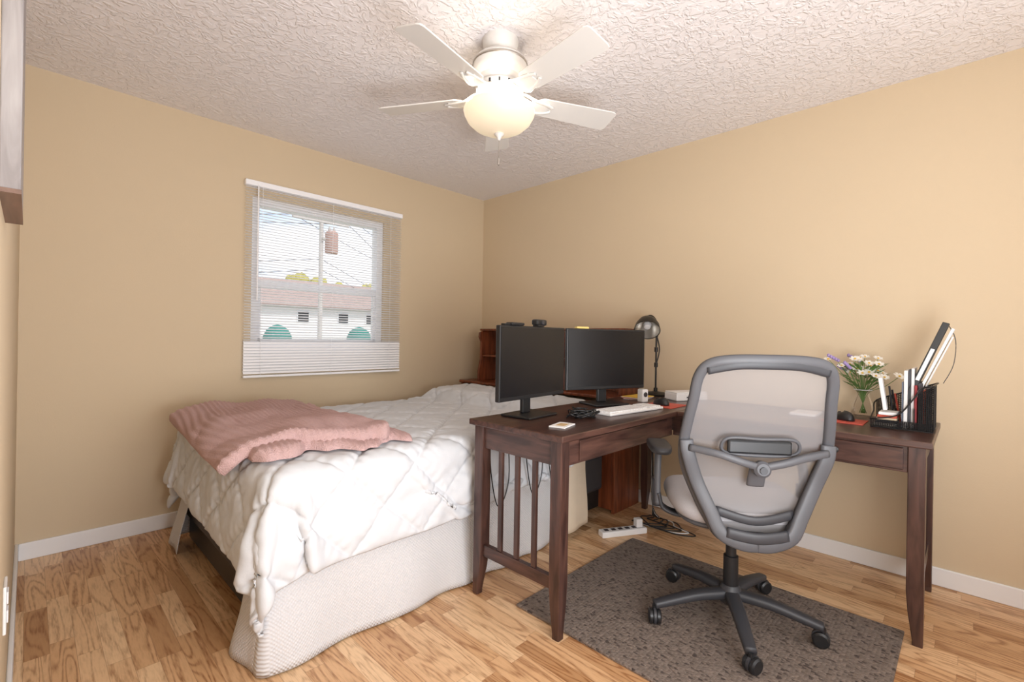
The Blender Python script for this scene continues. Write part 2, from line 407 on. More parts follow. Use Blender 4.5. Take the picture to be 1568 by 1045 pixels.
# cloth simulation of the comforter
cx0, cx1, cy0, cy1 = MX0-.33, MX1-.02, MY0-.37, MY1+.28
nx, ny = 100, 82
V = []; F = []
rot = Matrix.Rotation(math.radians(-2.5), 3, 'Z')
ctr = Vector(((cx0+cx1)/2, (cy0+cy1)/2, 0))
for j in range(ny+1):
    for i in range(nx+1):
        p = Vector((cx0+(cx1-cx0)*i/nx, cy0+(cy1-cy0)*j/ny, 0))
        q = rot @ (p-ctr)+ctr
        q.z = .80+.012*noise.noise(Vector((p.x*4, p.y*4, 3)))
        V.append(q)
for j in range(ny):
    for i in range(nx):
        a = j*(nx+1)+i; F.append((a, a+1, a+nx+2, a+nx+1))
cm = bpy.data.meshes.new('sheet'); cm.from_pydata([tuple(v) for v in V], [], F); cm.update()
uvl = cm.uv_layers.new(name='UVMap')
for lp in cm.loops:
    i = lp.vertex_index % (nx+1); j = lp.vertex_index//(nx+1)
    uvl.data[lp.index].uv = ((cx1-cx0)*i/nx, (cy1-cy0)*j/ny)
cloth = bpy.data.objects.new('sheet', cm); COL.objects.link(cloth)
colls = []
def collider(name, a, b, r):
    o = mk(name, bv(a, b), BF, 'paper', smooth=False, bevel=r, seg=4)
    dg = bpy.context.evaluated_depsgraph_get(); me = bpy.data.meshes.new_from_object(o.evaluated_get(dg))
    o.modifiers.clear(); o.data = me
    o.modifiers.new('c', 'COLLISION'); o.collision.thickness_outer = .012; o.collision.cloth_friction = 30
    colls.append(o); return o
collider('c1', (MX0, MY0, .0), (MX1, MY1, MZ), .05)
collider('c1b', (MX0-.035, MY0-.022, .0), (MX1, MY1, .42), .03)
collider('c2', (1.3, 1.0, 0), (2.9, 1.60, .775), .002)
collider('c3', (0, 0, -.1), (3, 3.3, .0), .0)
collider('c4', (2.17, MY0+.06, MZ-.02), (2.56, 2.32, MZ+.075), .045)
collider('c5', (2.15, 2.38, MZ-.02), (2.56, MY1-.06, MZ+.085), .045)
md = cloth.modifiers.new('cl', 'CLOTH'); cs = md.settings
cs.quality = 6; cs.mass = .5; cs.tension_stiffness = 20; cs.compression_stiffness = 12; cs.shear_stiffness = 8; cs.bending_stiffness = .8
cs.tension_damping = 12; cs.air_damping = 2
md.collision_settings.distance_min = .008; md.collision_settings.collision_quality = 3
md.point_cache.frame_start = 1; md.point_cache.frame_end = 80
S.frame_start = 1; S.frame_end = 80
for fr in range(1, 72):
    S.frame_set(fr)
dg = bpy.context.evaluated_depsgraph_get()
sm = bpy.data.meshes.new_from_object(cloth.evaluated_get(dg), preserve_all_data_layers=True, depsgraph=dg)
for o in colls: bpy.data.objects.remove(o)
bpy.data.objects.remove(cloth)
S.frame_set(1)
comf = bpy.data.objects.new('comforter', sm); COL.objects.link(comf)
ss = comf.modifiers.new('s', 'SUBSURF'); ss.levels = 2; ss.render_levels = 2
dg = bpy.context.evaluated_depsgraph_get()
hm = bpy.data.meshes.new_from_object(comf.evaluated_get(dg), preserve_all_data_layers=True, depsgraph=dg)
comf.modifiers.clear(); comf.data = hm
uvs = [None]*len(hm.vertices); ul = hm.uv_layers[0].data
for lp in hm.loops: uvs[lp.vertex_index] = ul[lp.index].uv.copy()
nrm = [v.normal.copy() for v in hm.vertices]
up = sum(n.z for n in nrm)
sgn = 1 if up > 0 else -1
D = .31
for v in hm.vertices:
    u, t_ = uvs[v.index]
    a = (u+t_)/D; b = (u-t_)/D
    da = abs(a-round(a))*D/1.414; db = abs(b-round(b))*D/1.414
    de = min(u, t_, (cx1-cx0)-u, (cy1-cy0)-t_)
    d = min(da, db, max(de, 0))
    puff = .015*(1-math.exp(-d/.012))
    along = (u-t_) if da < db else (u+t_)
    pk_ = .0034*math.sin(along*95+3*noise.noise(Vector((u*6, t_*6, 2))))*math.exp(-min(da, db)/.032)*(1-math.exp(-d/.006))
    wr = .008*noise.noise(Vector((u*6, t_*6, 1)))+.0045*noise.noise(Vector((u*14, t_*17, 5)))
    v.co += nrm[v.index]*sgn*(puff+wr+pk_)
hm.update()
hm.materials.clear(); hm.materials.append(M['comf'])
for p in hm.polygons: p.use_smooth = True
so = comf.modifiers.new('s', 'SOLIDIFY'); so.thickness = .012; so.offset = -1 if sgn > 0 else 1
bvh = BVHTree.FromPolygons([v.co.copy() for v in hm.vertices], [tuple(p.vertices) for p in hm.polygons])

# bed skirt
def skirt(name, pts, z1, z0, m, amp=.008, flare=.035):
    P = catmull(pts, 24); V = []; F = []; UV = []; L_ = 0; nz = 16
    for i, p in enumerate(P):
        if i: L_ += (P[i]-P[i-1]).length
        t = (P[min(i+1, len(P)-1)]-P[max(i-1, 0)]).normalized(); n = Vector((t.y, -t.x, 0))
        for j in range(nz+1):
            f_ = j/nz; g_ = max(0, f_-.3)/.7
            off = g_*(amp*math.sin(L_*20+1.5*math.sin(L_*5))+.02*noise.noise(Vector((L_*3, f_*1.5, 0))))+flare*g_
            q = p+n*off; q.z = z1+(z0-z1)*f_; V.append(q); UV.append((L_, f_*(z1-z0)))
    for i in range(len(P)-1):
        for j in range(nz): F.append((i*(nz+1)+j, (i+1)*(nz+1)+j, (i+1)*(nz+1)+j+1, i*(nz+1)+j+1))
    ob = mk(name, V, F, m, bed, smooth=True)
    ul = ob.data.uv_layers.new(name='UVMap')
    for lp in ob.data.loops: ul.data[lp.index].uv = UV[lp.vertex_index]
    s = ob.modifiers.new('s', 'SOLIDIFY'); s.thickness = .003
    return ob
skirt('bed_skirt', [(MX0-.005, 1.90, 0), (MX0-.015, 1.82, 0), (MX0-.02, 1.75, 0), (MX0-.012, MY0+.0, 0), (MX0+.04, MY0-.014, 0), (1.1, MY0-.010, 0), (1.6, MY0-.008, 0), (2.2, MY0-.008, 0)], .41, .006, 'skirt', .013, .04)
skirt('bed_skirt_end', [(MX0+.10, MY1-.01, 0), (MX0+.02, MY1-.01, 0), (MX0-.005, MY1-.06, 0), (MX0-.005, MY1-.2, 0)], .41, .03, 'skirt', .01, .05)
skirt('tan_sheet', [(2.10, MY0-.02, 0), (2.22, MY0-.045, 0), (2.36, MY0-.03, 0)], .5, .03, 'tanfab', .008, .02)

# pink blanket
pk = empty('pink_throw_blanket')
def base(x, y):
    h = bvh.ray_cast(Vector((x, y, 1.5)), Vector((0, 0, -1)))
    return h[0].z if h[0] else .0
GX0, GX1, GY0, GY1, GS = MX0+.03, 1.30, 1.66, 3.02, .03
gw, gh = int((GX1-GX0)/GS)+1, int((GY1-GY0)/GS)+1
G = [[max(base(GX0+i*GS+a, GY0+j*GS+b) for a in (-.02, 0, .02) for b in (-.02, 0, .02)) for i in range(gw)] for j in range(gh)]
for _ in range(2):
    G = [[sum(G[min(gh-1, max(0, j+b))][min(gw-1, max(0, i+a))] for a in (-1, 0, 1) for b in (-1, 0, 1))/9 for i in range(gw)] for j in range(gh)]
def gz(x, y):
    fx = min(gw-1.001, max(0, (x-GX0)/GS)); fy = min(gh-1.001, max(0, (y-GY0)/GS)); i, j = int(fx), int(fy); fx -= i; fy -= j
    return (G[j][i]*(1-fx)+G[j][i+1]*fx)*(1-fy)+(G[j+1][i]*(1-fx)+G[j+1][i+1]*fx)*fy+.004
XE = MX0+.035; RR = .115
def surf(x, y):
    if x >= XE: return Vector((x, y, gz(x, y))), Vector((0, 0, 1))
    s = XE-x; zt = gz(XE, y); th = min(s/RR, math.radians(84)); rest = max(0, s-RR*math.radians(84))
    p = Vector((XE-RR*math.sin(th)-rest*math.cos(math.radians(84)), y, zt-RR*(1-math.cos(th))-rest*math.sin(math.radians(84))))
    return p, Vector((-math.sin(th), 0, math.cos(th)))
def blanket(name, x0, x1, y0, y1, th, seed, na=220, nb=260, ribamp=.0030, lift=0, shear=0, er=.04, foot=.12):
    top = []; bot = []; F = []
    for j in range(nb+1):
        b = j/nb
        for i in range(na+1):
            a = i/na
            wob = .07*noise.noise(Vector((b*5, seed, 0)))+.02*noise.noise(Vector((b*14, seed, 0))); wob2 = .09*noise.noise(Vector((a*4, seed, 9)))+.035*noise.noise(Vector((a*11, seed, 9)))
            x = x0+(x1-x0)*a+wob*max(0, a-.4)*1.6-shear*(1-b)*(1-a)
            y = y0+(y1-y0)*b+wob2*max(0, .6-b)*1.6+foot*(1-a)**1.5*(1-b)
            p, nn = surf(x, y)
            e = min(a*(x1-x0), (1-a)*(x1-x0), b*(y1-y0), (1-b)*(y1-y0))
            pr = math.sqrt(max(0, 1-(1-min(1, e/er))**2))
            t_ = th*(.85+.6*noise.noise(Vector((x*3.2, y*3.2, seed))))+.024*abs(noise.noise(Vector((x*8, y*4, seed+4))))
            rib = ribamp*math.cos(2*math.pi*(x+.02*math.sin(y*6))/.022)
            top.append(p+nn*(.005+lift+pr*(t_+rib))); bot.append(p+nn*(.004+lift*.5))
    n = (na+1)*(nb+1); V = top+bot; W = na+1
    for j in range(nb):
        for i in range(na):
            a0 = j*W+i; F.append((a0, a0+1, a0+W+1, a0+W)); F.append((n+a0, n+a0+W, n+a0+W+1, n+a0+1))
    for i in range(na): F.append((i, n+i, n+i+1, i+1)); F.append((nb*W+i, nb*W+i+1, n+nb*W+i+1, n+nb*W+i))
    for j in range(nb): F.append((j*W, (j+1)*W, n+(j+1)*W, n+j*W)); F.append((j*W+na, n+j*W+na, n+(j+1)*W+na, (j+1)*W+na))
    return mk(name, V, F, 'pink', pk, smooth=True)
blanket('folded_lower_layer', .57, 1.17, 1.73, 2.95, .034, 1, shear=.0)
blanket('folded_upper_layer', .53, 1.10, 1.80, 2.93, .048, 5, lift=.024, shear=.04, er=.035)

# ---------------------------------------------------------------- headboard
hb = empty('bookcase_headboard')
box('base_side', (2.66, 1.64, 0), (2.98, 1.66, .74), 'cherry', hb)
box('base_far_side', (2.66, 3.18, 0), (2.98, 3.20, .74), 'cherry', hb)
box('base_front', (2.66, 1.66, .02), (2.68, 3.18, .72), 'cherry', hb)
box('ledge', (2.65, 1.635, .74), (2.985, 3.22, .762), 'cherry', hb, bevel=.006)
def side_panel(name, y):
    prof = [(2.98, .762), (2.74, .762), (2.74, .85), (2.765, .95), (2.765, 1.1), (2.745, 1.14), (2.75, 1.18), (2.79, 1.195), (2.98, 1.195)]
    n = len(prof)
    mk(name, [(x, y, z) for x, z in prof]+[(x, y+.02, z) for x, z in prof], [tuple(range(n)), tuple(range(n, 2*n))[::-1]]+[(i, (i+1) % n, n+(i+1) % n, n+i) for i in range(n)], 'cherry', hb, bevel=.003)
for i, y in enumerate((1.65, 2.12, 2.60, 3.06)): side_panel('upright_%d' % (i+1), y)
box('back_panel', (2.965, 1.65, .762), (2.98, 3.08, 1.19), 'cherry', hb)
box('shelf', (2.78, 1.67, .97), (2.965, 3.06, .985), 'cherry', hb)
box('top_board', (2.77, 1.64, 1.195), (2.985, 3.09, 1.213), 'cherry', hb, bevel=.005)

# ---------------------------------------------------------------- desk
dk = empty('corner_desk'); DZ = .775; dt = .026
box('top_long', (1.37, 1.065, DZ-dt), (2.95, 1.59, DZ), 'desk', dk, bevel=.004)
box('top_return', (2.31, .09, DZ-dt), (2.95, 1.064, DZ), 'desky', dk, bevel=.004)
def leg(name, x, y, ox=0, oy=0):
    s = .052; prof = [(0, .032), (.02, .032), (.12, .046), (.2, s), (DZ-dt, s)]
    V = []; F = []
    for z, w_ in prof:
        for dx, dy in ((0, 0), (1, 0), (1, 1), (0, 1)):
            V.append((x+(s-w_)*ox+dx*w_, y+(s-w_)*oy+dy*w_, z))
    for k_ in range(len(prof)-1):
        for i in range(4): F.append((k_*4+i, k_*4+(i+1) % 4, k_*4+4+(i+1) % 4, k_*4+4+i))
    F.append((3, 2, 1, 0)); n = (len(prof)-1)*4; F.append((n, n+1, n+2, n+3))
    mk(name, V, F, 'deskz', dk, bevel=.003)
leg('leg_1', 1.39, 1.085, 0, 0); leg('leg_2', 1.39, 1.52, 0, 1)
leg('leg_3', 2.335, .11, 0, 0); leg('leg_4', 2.875, .11, 1, 0); leg('leg_5', 2.875, 1.52, 1, 1)
box('end_apron_a', (1.402, 1.137, .65), (1.424, 1.52, DZ-dt), 'desky', dk)
box('end_rail_a', (1.402, 1.137, .175), (1.426, 1.52, .225), 'desky', dk)
for i in range(3):
    y = 1.137+(1.52-1.137)*(i+1)/4
    box('end_slat_a_%d' % i, (1.407, y-.012, .225), (1.42, y+.012, .65), 'deskz', dk)
box('end_apron_b', (2.387, .122, .65), (2.875, .144, DZ-dt), 'desk', dk)
box('end_rail_b', (2.387, .122, .175), (2.875, .146, .225), 'desk', dk)
for i in range(4):
    x = 2.387+(2.875-2.387)*(i+1)/5
    box('end_slat_b_%d' % i, (x-.012, .127, .225), (x+.012, .14, .65), 'deskz', dk)
box('front_apron_a', (1.442, 1.10, .645), (2.335, 1.12, DZ-dt), 'desk', dk)
box('drawer_front_a', (1.52, 1.092, .655), (2.26, 1.10, DZ-dt-.012), 'desk', dk)
box('back_apron_a', (1.442, 1.545, .645), (2.875, 1.565, DZ-dt), 'desk', dk)
box('front_apron_b', (2.345, .162, .645), (2.365, 1.10, DZ-dt), 'desky', dk)
box('drawer_front_b', (2.333, .175, .655), (2.345, .60, DZ-dt-.010), 'desky', dk, bevel=.003)
box('drawer_front_c', (2.333, .615, .655), (2.345, 1.05, DZ-dt-.010), 'desky', dk, bevel=.003)
box('back_apron_b', (2.895, .162, .56), (2.912, 1.52, .68), 'desky', dk)
lathe('drawer_knob', [(.006, 0), (.006, .012), (.014, .018), (.014, .026), (.006, .03), (0, .03)], (2.333, .39, .70), 'blackmetal', dk, 16, axis=(-1, 0, 0))
lathe('drawer_knob_b', [(.006, 0), (.006, .012), (.014, .018), (.014, .026), (.006, .03), (0, .03)], (2.333, .83, .70), 'blackmetal', dk, 16, axis=(-1, 0, 0))

# ---------------------------------------------------------------- rug
rg = box('area_rug', (1.45, .168, .0005), (2.41, 1.36, .011), 'rug', bevel=.004)

# ---------------------------------------------------------------- monitors
def monitor(name, p0, p1, z0, z1, basew=.22):
    p0 = Vector(p0); p1 = Vector(p1); c = (p0+p1)/2; wd = (p1-p0).length; a = math.atan2(p1.y-p0.y, p1.x-p0.x)
    e = empty(name, (c.x, c.y, DZ), a); h = z1-z0; b0 = z0-DZ
    box('bezel', (-wd/2, -.012, b0), (wd/2, .012, b0+h), 'black', e, bevel=.004)
    box('screen_panel', (-wd/2+.008, -.0135, b0+.018), (wd/2-.008, -.012, b0+h-.008), 'screen', e, bevel=0)
    box('rear_housing', (-.16, .012, b0+.06), (.16, .04, b0+h-.06), 'black', e, bevel=.012)
    box('neck', (-.03, .03, .012), (.03, .05, b0+.16), 'black', e, bevel=.005)
    box('foot', (-basew/2, -.07, 0.0005), (basew/2, .10, .012), 'black', e, bevel=.005)
    return e
m1 = monitor('computer_monitor', (1.385, 1.43), (1.885, 1.475), .86, 1.19)
m2 = monitor('computer_monitor', (1.985, 1.53), (2.47, 1.345), .862, 1.192)
wc = empty('webcam', (1.68, 1.455, 1.1905), .08)
box('body', (-.04, -.018, .006), (.04, .018, .034), 'black', wc, bevel=.008)
cyl('lens', (0, -.017, .02), (0, -.024, .02), .01, 'dgrey', wc)
box('clip', (-.025, -.014, 0), (.025, .02, .008), 'black', wc)
sb = empty('monitor_light_bar', (1.52, 1.445, 1.1905), .08)
box('bar', (-.06, -.02, 0.0), (.03, .02, .014), 'black', sb, bevel=.006)
box('bracket', (-.10, -.012, 0.0), (-.06, .012, .008), 'black', sb, bevel=.003)
sn = empty('sticky_note_pad', (2.08, 1.495, 1.1925), -.36)
box('pad', (-.04, -.012, 0), (.035, .012, .010), mat('note_yellow', (226, 200, 120), .7), sn, bevel=.001)

# desk lamp
LX, LY = 2.87, 1.47
lp = empty('desk_lamp', (LX, LY, DZ))
lathe('lamp_base', [(0, 0.0005), (.075, .0005), (.078, .01), (.06, .02), (.012, .028), (.012, .05), (0, .05)], (0, 0, 0), 'blackmetal', lp, cap=False)
tube('lamp_pole', [(0, 0, .02), (0, 0, .3), (0, .0, .46), (-.02, .01, .51), (-.06, .02, .52), (-.085, .02, .50)], .006, .006, 'blackmetal', lp, hint=(0, 1, 0))
for z in (.2, .30, .40):
    lathe('pole_joint', [(.0, -.018), (.012, -.014), (.012, .014), (0, .018)], (0, 0, z), 'blackmetal', lp, 14, cap=False)
tube('lamp_arm', [(0, 0, .2), (.025, -.01, .3), (.0, 0, .40)], .004, .004, 'blackmetal', lp, hint=(0, 1, 0))
shade = [(.012, .06), (.03, .055), (.055, .03), (.075, -.01), (.082, -.05), (.079, -.05), (.072, -.01), (.052, .026), (.028, .048), (.0, .052)]
ax = Vector((.62, .30, .72))
lathe('lamp_shade', shade, (-.085, .02, .46), 'blackmetal', lp, 28, axis=ax, cap=False)
lathe('shade_liner', [(.078, -.047), (.070, -.01), (.050, .024), (.026, .045), (.0, .049)], (-.085, .02, .46), 'metal', lp, 28, axis=ax, cap=False)
lathe('bulb', [(0, -.03), (.02, -.022), (.026, 0), (.015, .03), (0, .04)], (-.085, .02, .46), 'white', lp, 16, axis=ax, cap=False)

# keyboard
kb = empty('keyboard', (2.12, 1.235, DZ), math.radians(-6))
box('tray', (-.22, -.065, .0005), (.22, .065, .014), 'white', kb, bevel=.005)
V = []; F = []
for r in range(5):
    for c in range(21):
        if c in (15,): continue
        x = -.21+c*.02; y = -.055+r*.022; o = len(V)
        V += bv((x, y, .013), (x+.0165, y+.018, .02)); F += [tuple(i+o for i in f_) for f_ in BF]
mk('keys', V, F, 'white', kb, bevel=.0015)
mp_ = box('mouse_pad', (2.36, 1.12, DZ+.0005), (2.56, 1.30, DZ+.004), 'red', bevel=.001)
def mouse(name, x, y, z, rz):
    e = empty(name, (x, y, z), rz); V = []; F = []; n = 20; mring = 8
    for j in range(mring+1):
        ph = j/mring*math.pi/2
        for i in range(n):
            a = 2*math.pi*i/n
            V.append((.055*math.cos(a)*math.cos(ph)**.6, .031*math.sin(a)*math.cos(ph)**.6, .036*math.sin(ph)*(1-.2*math.cos(a))))
    for j in range(mring):
        for i in range(n): F.append((j*n+i, j*n+(i+1) % n, (j+1)*n+(i+1) % n, (j+1)*n+i))
    F.append(tuple(range(n))[::-1])
    mk('shell', V, F, 'black', e, smooth=True)
    cyl('wheel', (.028, -.004, .026), (.028, .004, .026), .009, 'dgrey', e)
mouse('computer_mouse', 2.45, 1.22, DZ+.0045, 1.2)
wb = empty('white_router_box', (2.81, 1.24, DZ), math.radians(-28))
box('case', (-.11, -.06, .0005), (.11, .06, .045), 'white', wb, bevel=.006)
box('lid', (-.108, -.058, .045), (.108, .058, .052), 'paper', wb, bevel=.003)
box('led_strip', (-.04, -.062, .018), (.04, -.060, .026), 'dgrey', wb, bevel=0)
pc = empty('paper_stack', (2.62, 1.46, DZ), .1)
for i in range(4):
    rbox('sheet_%d' % i, (random.uniform(-.005, .005), random.uniform(-.005, .005), .003+i*.004), (.17, .12, .003), ('paper', 'red', 'paper', 'yellow')[i], pc, .0005, random.uniform(-.2, .2))
nc = empty('note_card', (1.54, 1.20, DZ), .25)
box('card', (-.055, -.035, .0005), (.055, .035, .006), 'paper', nc, bevel=.001)
box('card_print', (-.03, -.02, .006), (.03, .018, .0065), mat('print_tan', (206, 176, 130), .7), nc, bevel=0)
cb = empty('cable_tangle', (0, 0, 0))
random.seed(3)
for q in range(8):
    pts = []; cx_, cy_ = 1.77+random.uniform(-.03, .03), 1.27+random.uniform(-.02, .02)
    for i in range(12):
        a = i*.95+q; r = random.uniform(.03, .075)
        pts.append((cx_+r*1.1*math.cos(a), cy_+r*.8*math.sin(a), DZ+.004+random.uniform(0, .035)))
    tube('cable_%d' % q, pts, .0028, .0028, 'black', cb, n=6)
sc = empty('speaker_box', (2.50, 1.36, DZ), -.3)
box('cabinet', (-.022, -.022, .0005), (.022, .022, .075), 'white', sc, bevel=.005)
cyl('driver', (0, -.022, .045), (0, -.025, .045), .014, 'dgrey', sc)

# under the desk: power strip and cables
ps = empty('power_strip', (2.43, 1.435, 0), math.radians(-29))
box('body', (-.145, -.03, .0005), (.145, .03, .035), 'white', ps, bevel=.006)
for i in range(5): box('socket_%d' % i, (-.12+i*.045, -.012, .035), (-.095+i*.045, .012, .037), 'dgrey', ps, bevel=0)
box('plug', (.08, -.02, .037), (.12, .02, .085), 'white', ps, bevel=.005)
uc = empty('floor_cables')
random.seed(5)
for q in range(7):
    y0 = 1.17+.045*q
    tube('floor_cable_%d' % q, [(2.62, 1.47, .02), (2.64, y0+.05, .008), (2.68+random.uniform(-.03, .05), y0-.05, .008), (2.74, y0+.05, .008), (2.8, 1.28+.03*q, .008), (2.84, 1.46, .05), (2.86, 1.48, .55)], .0035, .0035, 'white' if q == 1 else 'black', uc, n=6)
for q, x in enumerate((1.5, 1.75, 1.92)):
    tube('hanging_cable_%d' % q, [(x, 1.597, .76), (x+.02, 1.600, .5), (x+.07, 1.598, .33), (x+.14, 1.600, .45), (x+.12, 1.599, .74)], .0028, .0028, 'black', uc, n=6, hint=(0, 1, 0))

# ---------------------------------------------------------------- return top objects
vx, vy = 2.86, .37
fl = empty('flower_vase', (vx, vy, DZ))
lathe('glass_vase', [(0, .001), (.04, .001), (.048, .02), (.046, .06), (.03, .10), (.027, .12), (.036, .135)], (0, 0, 0), 'glass', fl, 28, cap=False)
lathe('vase_rim', [(.036, .133), (.038, .135), (.036, .137)], (0, 0, 0), 'white', fl, 28, cap=False)
random.seed(11)
def flower(k, p, r, m):
    V = []; F = []; n = 7
    d = Vector((p[0]*2-.3, p[1]*2-.1, .7)).normalized(); q = Vector((0, 0, 1)).rotation_difference(d)
    for i in range(n):
        a = 2*math.pi*i/n; o = len(V)
        for rr, ww, zz in ((.1, .0, 0), (.55, .30, .12), (.9, .26, .22), (1.05, 0, .2), (.9, -.26, .22), (.55, -.30, .12)):
            v = Vector((rr*r*math.cos(a)-ww*r*math.sin(a), rr*r*math.sin(a)+ww*r*math.cos(a), zz*r)); V.append(q @ v+Vector(p))
        F.append(tuple(o+i_ for i_ in range(6)))
    mk('petals_%d' % k, V, F, m, fl)
    lathe('flower_center_%d' % k, [(0, r*.30), (r*.2, r*.22), (r*.22, r*.05), (0, 0)], p, 'yellow', fl, 10, axis=d, cap=False)
for k in range(30):
    a = random.uniform(0, 2*math.pi); rr = random.uniform(.02, .145); z = .225+random.uniform(0, .09)-rr*.25
    p = (rr*math.cos(a)*.7, rr*math.sin(a), z)
    tube('stem_%d' % k, [(p[0]*-.1, p[1]*-.1, .02), (p[0]*.15, p[1]*.15, .12), (p[0]*.6, p[1]*.6, z*.75), p], .0014, .0014, 'green', fl, n=5, k=4)
    if k % 7 == 5:
        for s in range(5): lathe('bud', [(0, 0), (.008, .006), (.006, .016), (0, .02)], (p[0]+.008*s*math.cos(a), p[1]+.014*s*math.sin(a), z+.006*s), 'lilac', fl, 6, cap=False)
    else: flower(k, p, random.uniform(.018, .026), 'petal')
for k in range(46):
    a = random.uniform(0, 6.28); z = random.uniform(.14, .25); L_ = random.uniform(.05, .10); c, s = math.cos(a), math.sin(a)
    o = Vector((.03*c, .03*s, z)); t = Vector((c, s, random.uniform(.1, .8))).normalized(); n = Vector((-s, c, 0))
    mk('leaf_%d' % k, [o, o+t*L_*.5+n*.009+Vector((0, 0, .006)), o+t*L_, o+t*L_*.5-n*.009+Vector((0, 0, .006))], [(0, 1, 2, 3)], 'green', fl)
rm = box('red_mouse_pad', (2.56, .33, DZ+.0005), (2.72, .49, DZ+.004), 'red', bevel=.001)
mouse('computer_mouse', 2.66, .415, DZ+.0045, .8)
wp = box('white_notepad', (2.66, .53, DZ+.0005), (2.82, .64, DZ+.012), 'paper', bevel=.001)
# organiser
og = empty('desk_organizer', (2.66, .195, DZ))
def wire_grid(name, corners, nu, nv, r=.0012):
    A, B, C, Dd = [Vector(c) for c in corners]
    V = []; F = []
    def bar(p, q):
        d = (q-p).normalized(); s = d.orthogonal().normalized(); t = d.cross(s); o = len(V)
        for e in (p, q):
            for a, b in ((-1, -1), (1, -1), (1, 1), (-1, 1)): V.append(e+s*a*r+t*b*r)
        for i in range(4): F.append((o+i, o+(i+1) % 4, o+4+(i+1) % 4, o+4+i))
    for i in range(nu+1):
        t = i/nu; bar(A.lerp(B, t), Dd.lerp(C, t))
    for i in range(nv+1):
        t = i/nv; bar(A.lerp(Dd, t), B.lerp(C, t))
    mk(name, V, F, 'blackmetal', og)
hx0, hx1, hy0, hy1 = -.10, .10, -.095, .11
box('tray_base', (hx0, hy0, .0005), (hx1, hy1, .006), 'blackmetal', og, bevel=.001)
wire_grid('front_mesh', [(hx0, hy0, .006), (hx0, hy1, .006), (hx0, hy1, .035), (hx0, hy0, .035)], 34, 5)
wire_grid('side_mesh', [(hx0, hy0, .006), (hx1, hy0, .006), (hx1, hy0, .19), (hx0, hy0, .19)], 30, 28)
wire_grid('back_mesh', [(hx1, hy0, .006), (hx1, hy1, .006), (hx1, hy1, .10), (hx1, hy0, .19)], 34, 16)
wire_grid('divider_mesh', [(hx0, -.035, .006), (hx1, -.035, .006), (hx1, -.035, .14), (hx0, -.035, .09)], 30, 16)
wire_grid('pocket_mesh', [(hx0, hy0, .006), (hx0, -.05, .006), (hx0, -.05, .155), (hx0, hy0, .19)], 8, 22, .0012)
tube('rim', [(hx0, hy1, .036), (hx0, .02, .06), (hx0, -.03, .13), (hx0, -.06, .18), (hx0, hy0, .192), (.0, hy0, .192), (hx1, hy0, .192), (hx1, 0, .15), (hx1, hy1, .10), (0, hy1, .06), (hx0, hy1, .036)], .003, .003, 'blackmetal', og, k=4, n=8)
cols = [(60, 58, 62), (190, 90, 64), (70, 66, 70), (150, 44, 48), (226, 224, 224), (80, 78, 84), (236, 234, 232), (120, 130, 150)]
y = -.085
for i in range(8):
    th = (.014, .008, .016, .008, .010, .008, .012, .006)[i]; hh = (.18, .17, .20, .19, .26, .255, .25, .20)[i]
    box('notebook_%d' % i, (-.085+.012*(i % 3), y, .0065), (.085, y+th, hh), mat('cover_%d' % i, cols[i], .6), og, bevel=.001); y += th+.0015
for i in range(5):
    z0 = .0065+i*.012
    box('small_book_%d' % i, (-.08, .022, z0), (.02, .10-.004*i, z0+.0115), mat('book_%d' % i, [(235, 230, 220), (60, 60, 70), (220, 200, 170), (190, 80, 60), (240, 240, 240)][i], .6), og, bevel=.001)
for i in range(3):
    a = (.06+.005*i, .02+.012*(i % 4), .01)
    cyl('pen_%d' % i, a, (a[0]+.01*(i % 3-1), a[1]+.02, .14+.015*(i % 3)), .004, ('red', 'black', 'dgrey')[i % 3], og, 8)
def lean(name, a, b, m, tilt, piv):
    ob = mk(name, bv(a, b), BF, m, og, bevel=.002)
    xf(ob, Matrix.Translation(piv) @ Matrix.Rotation(tilt, 4, 'X') @ Matrix.Translation(-Vector(piv)))
PV = Vector((0, .015, .03))
lean('tall_folder', (-.07, .014, .10), (.01, .036, .475), 'black', math.radians(20), PV)
lean('folder_label', (-.071, .018, .22), (-.0695, .031, .36), 'paper', math.radians(20), PV)
lean('tall_white_sheet', (-.06, .000, .10), (.05, .010, .46), 'paper', math.radians(21), PV)
lean('clear_sleeve', (-.03, -.008, .10), (.06, -.004, .43), 'paper', math.radians(21), PV)
lean('white_card', (-.06, .05, .08), (-.02, .064, .22), 'paper', math.radians(-8), PV)
tube('charging_cord', [(0, -.135, .44), (.01, -.155, .38), (.01, -.15, .28), (0.01, -.12, .2)], .0015, .0015, 'dgrey', og, n=6)

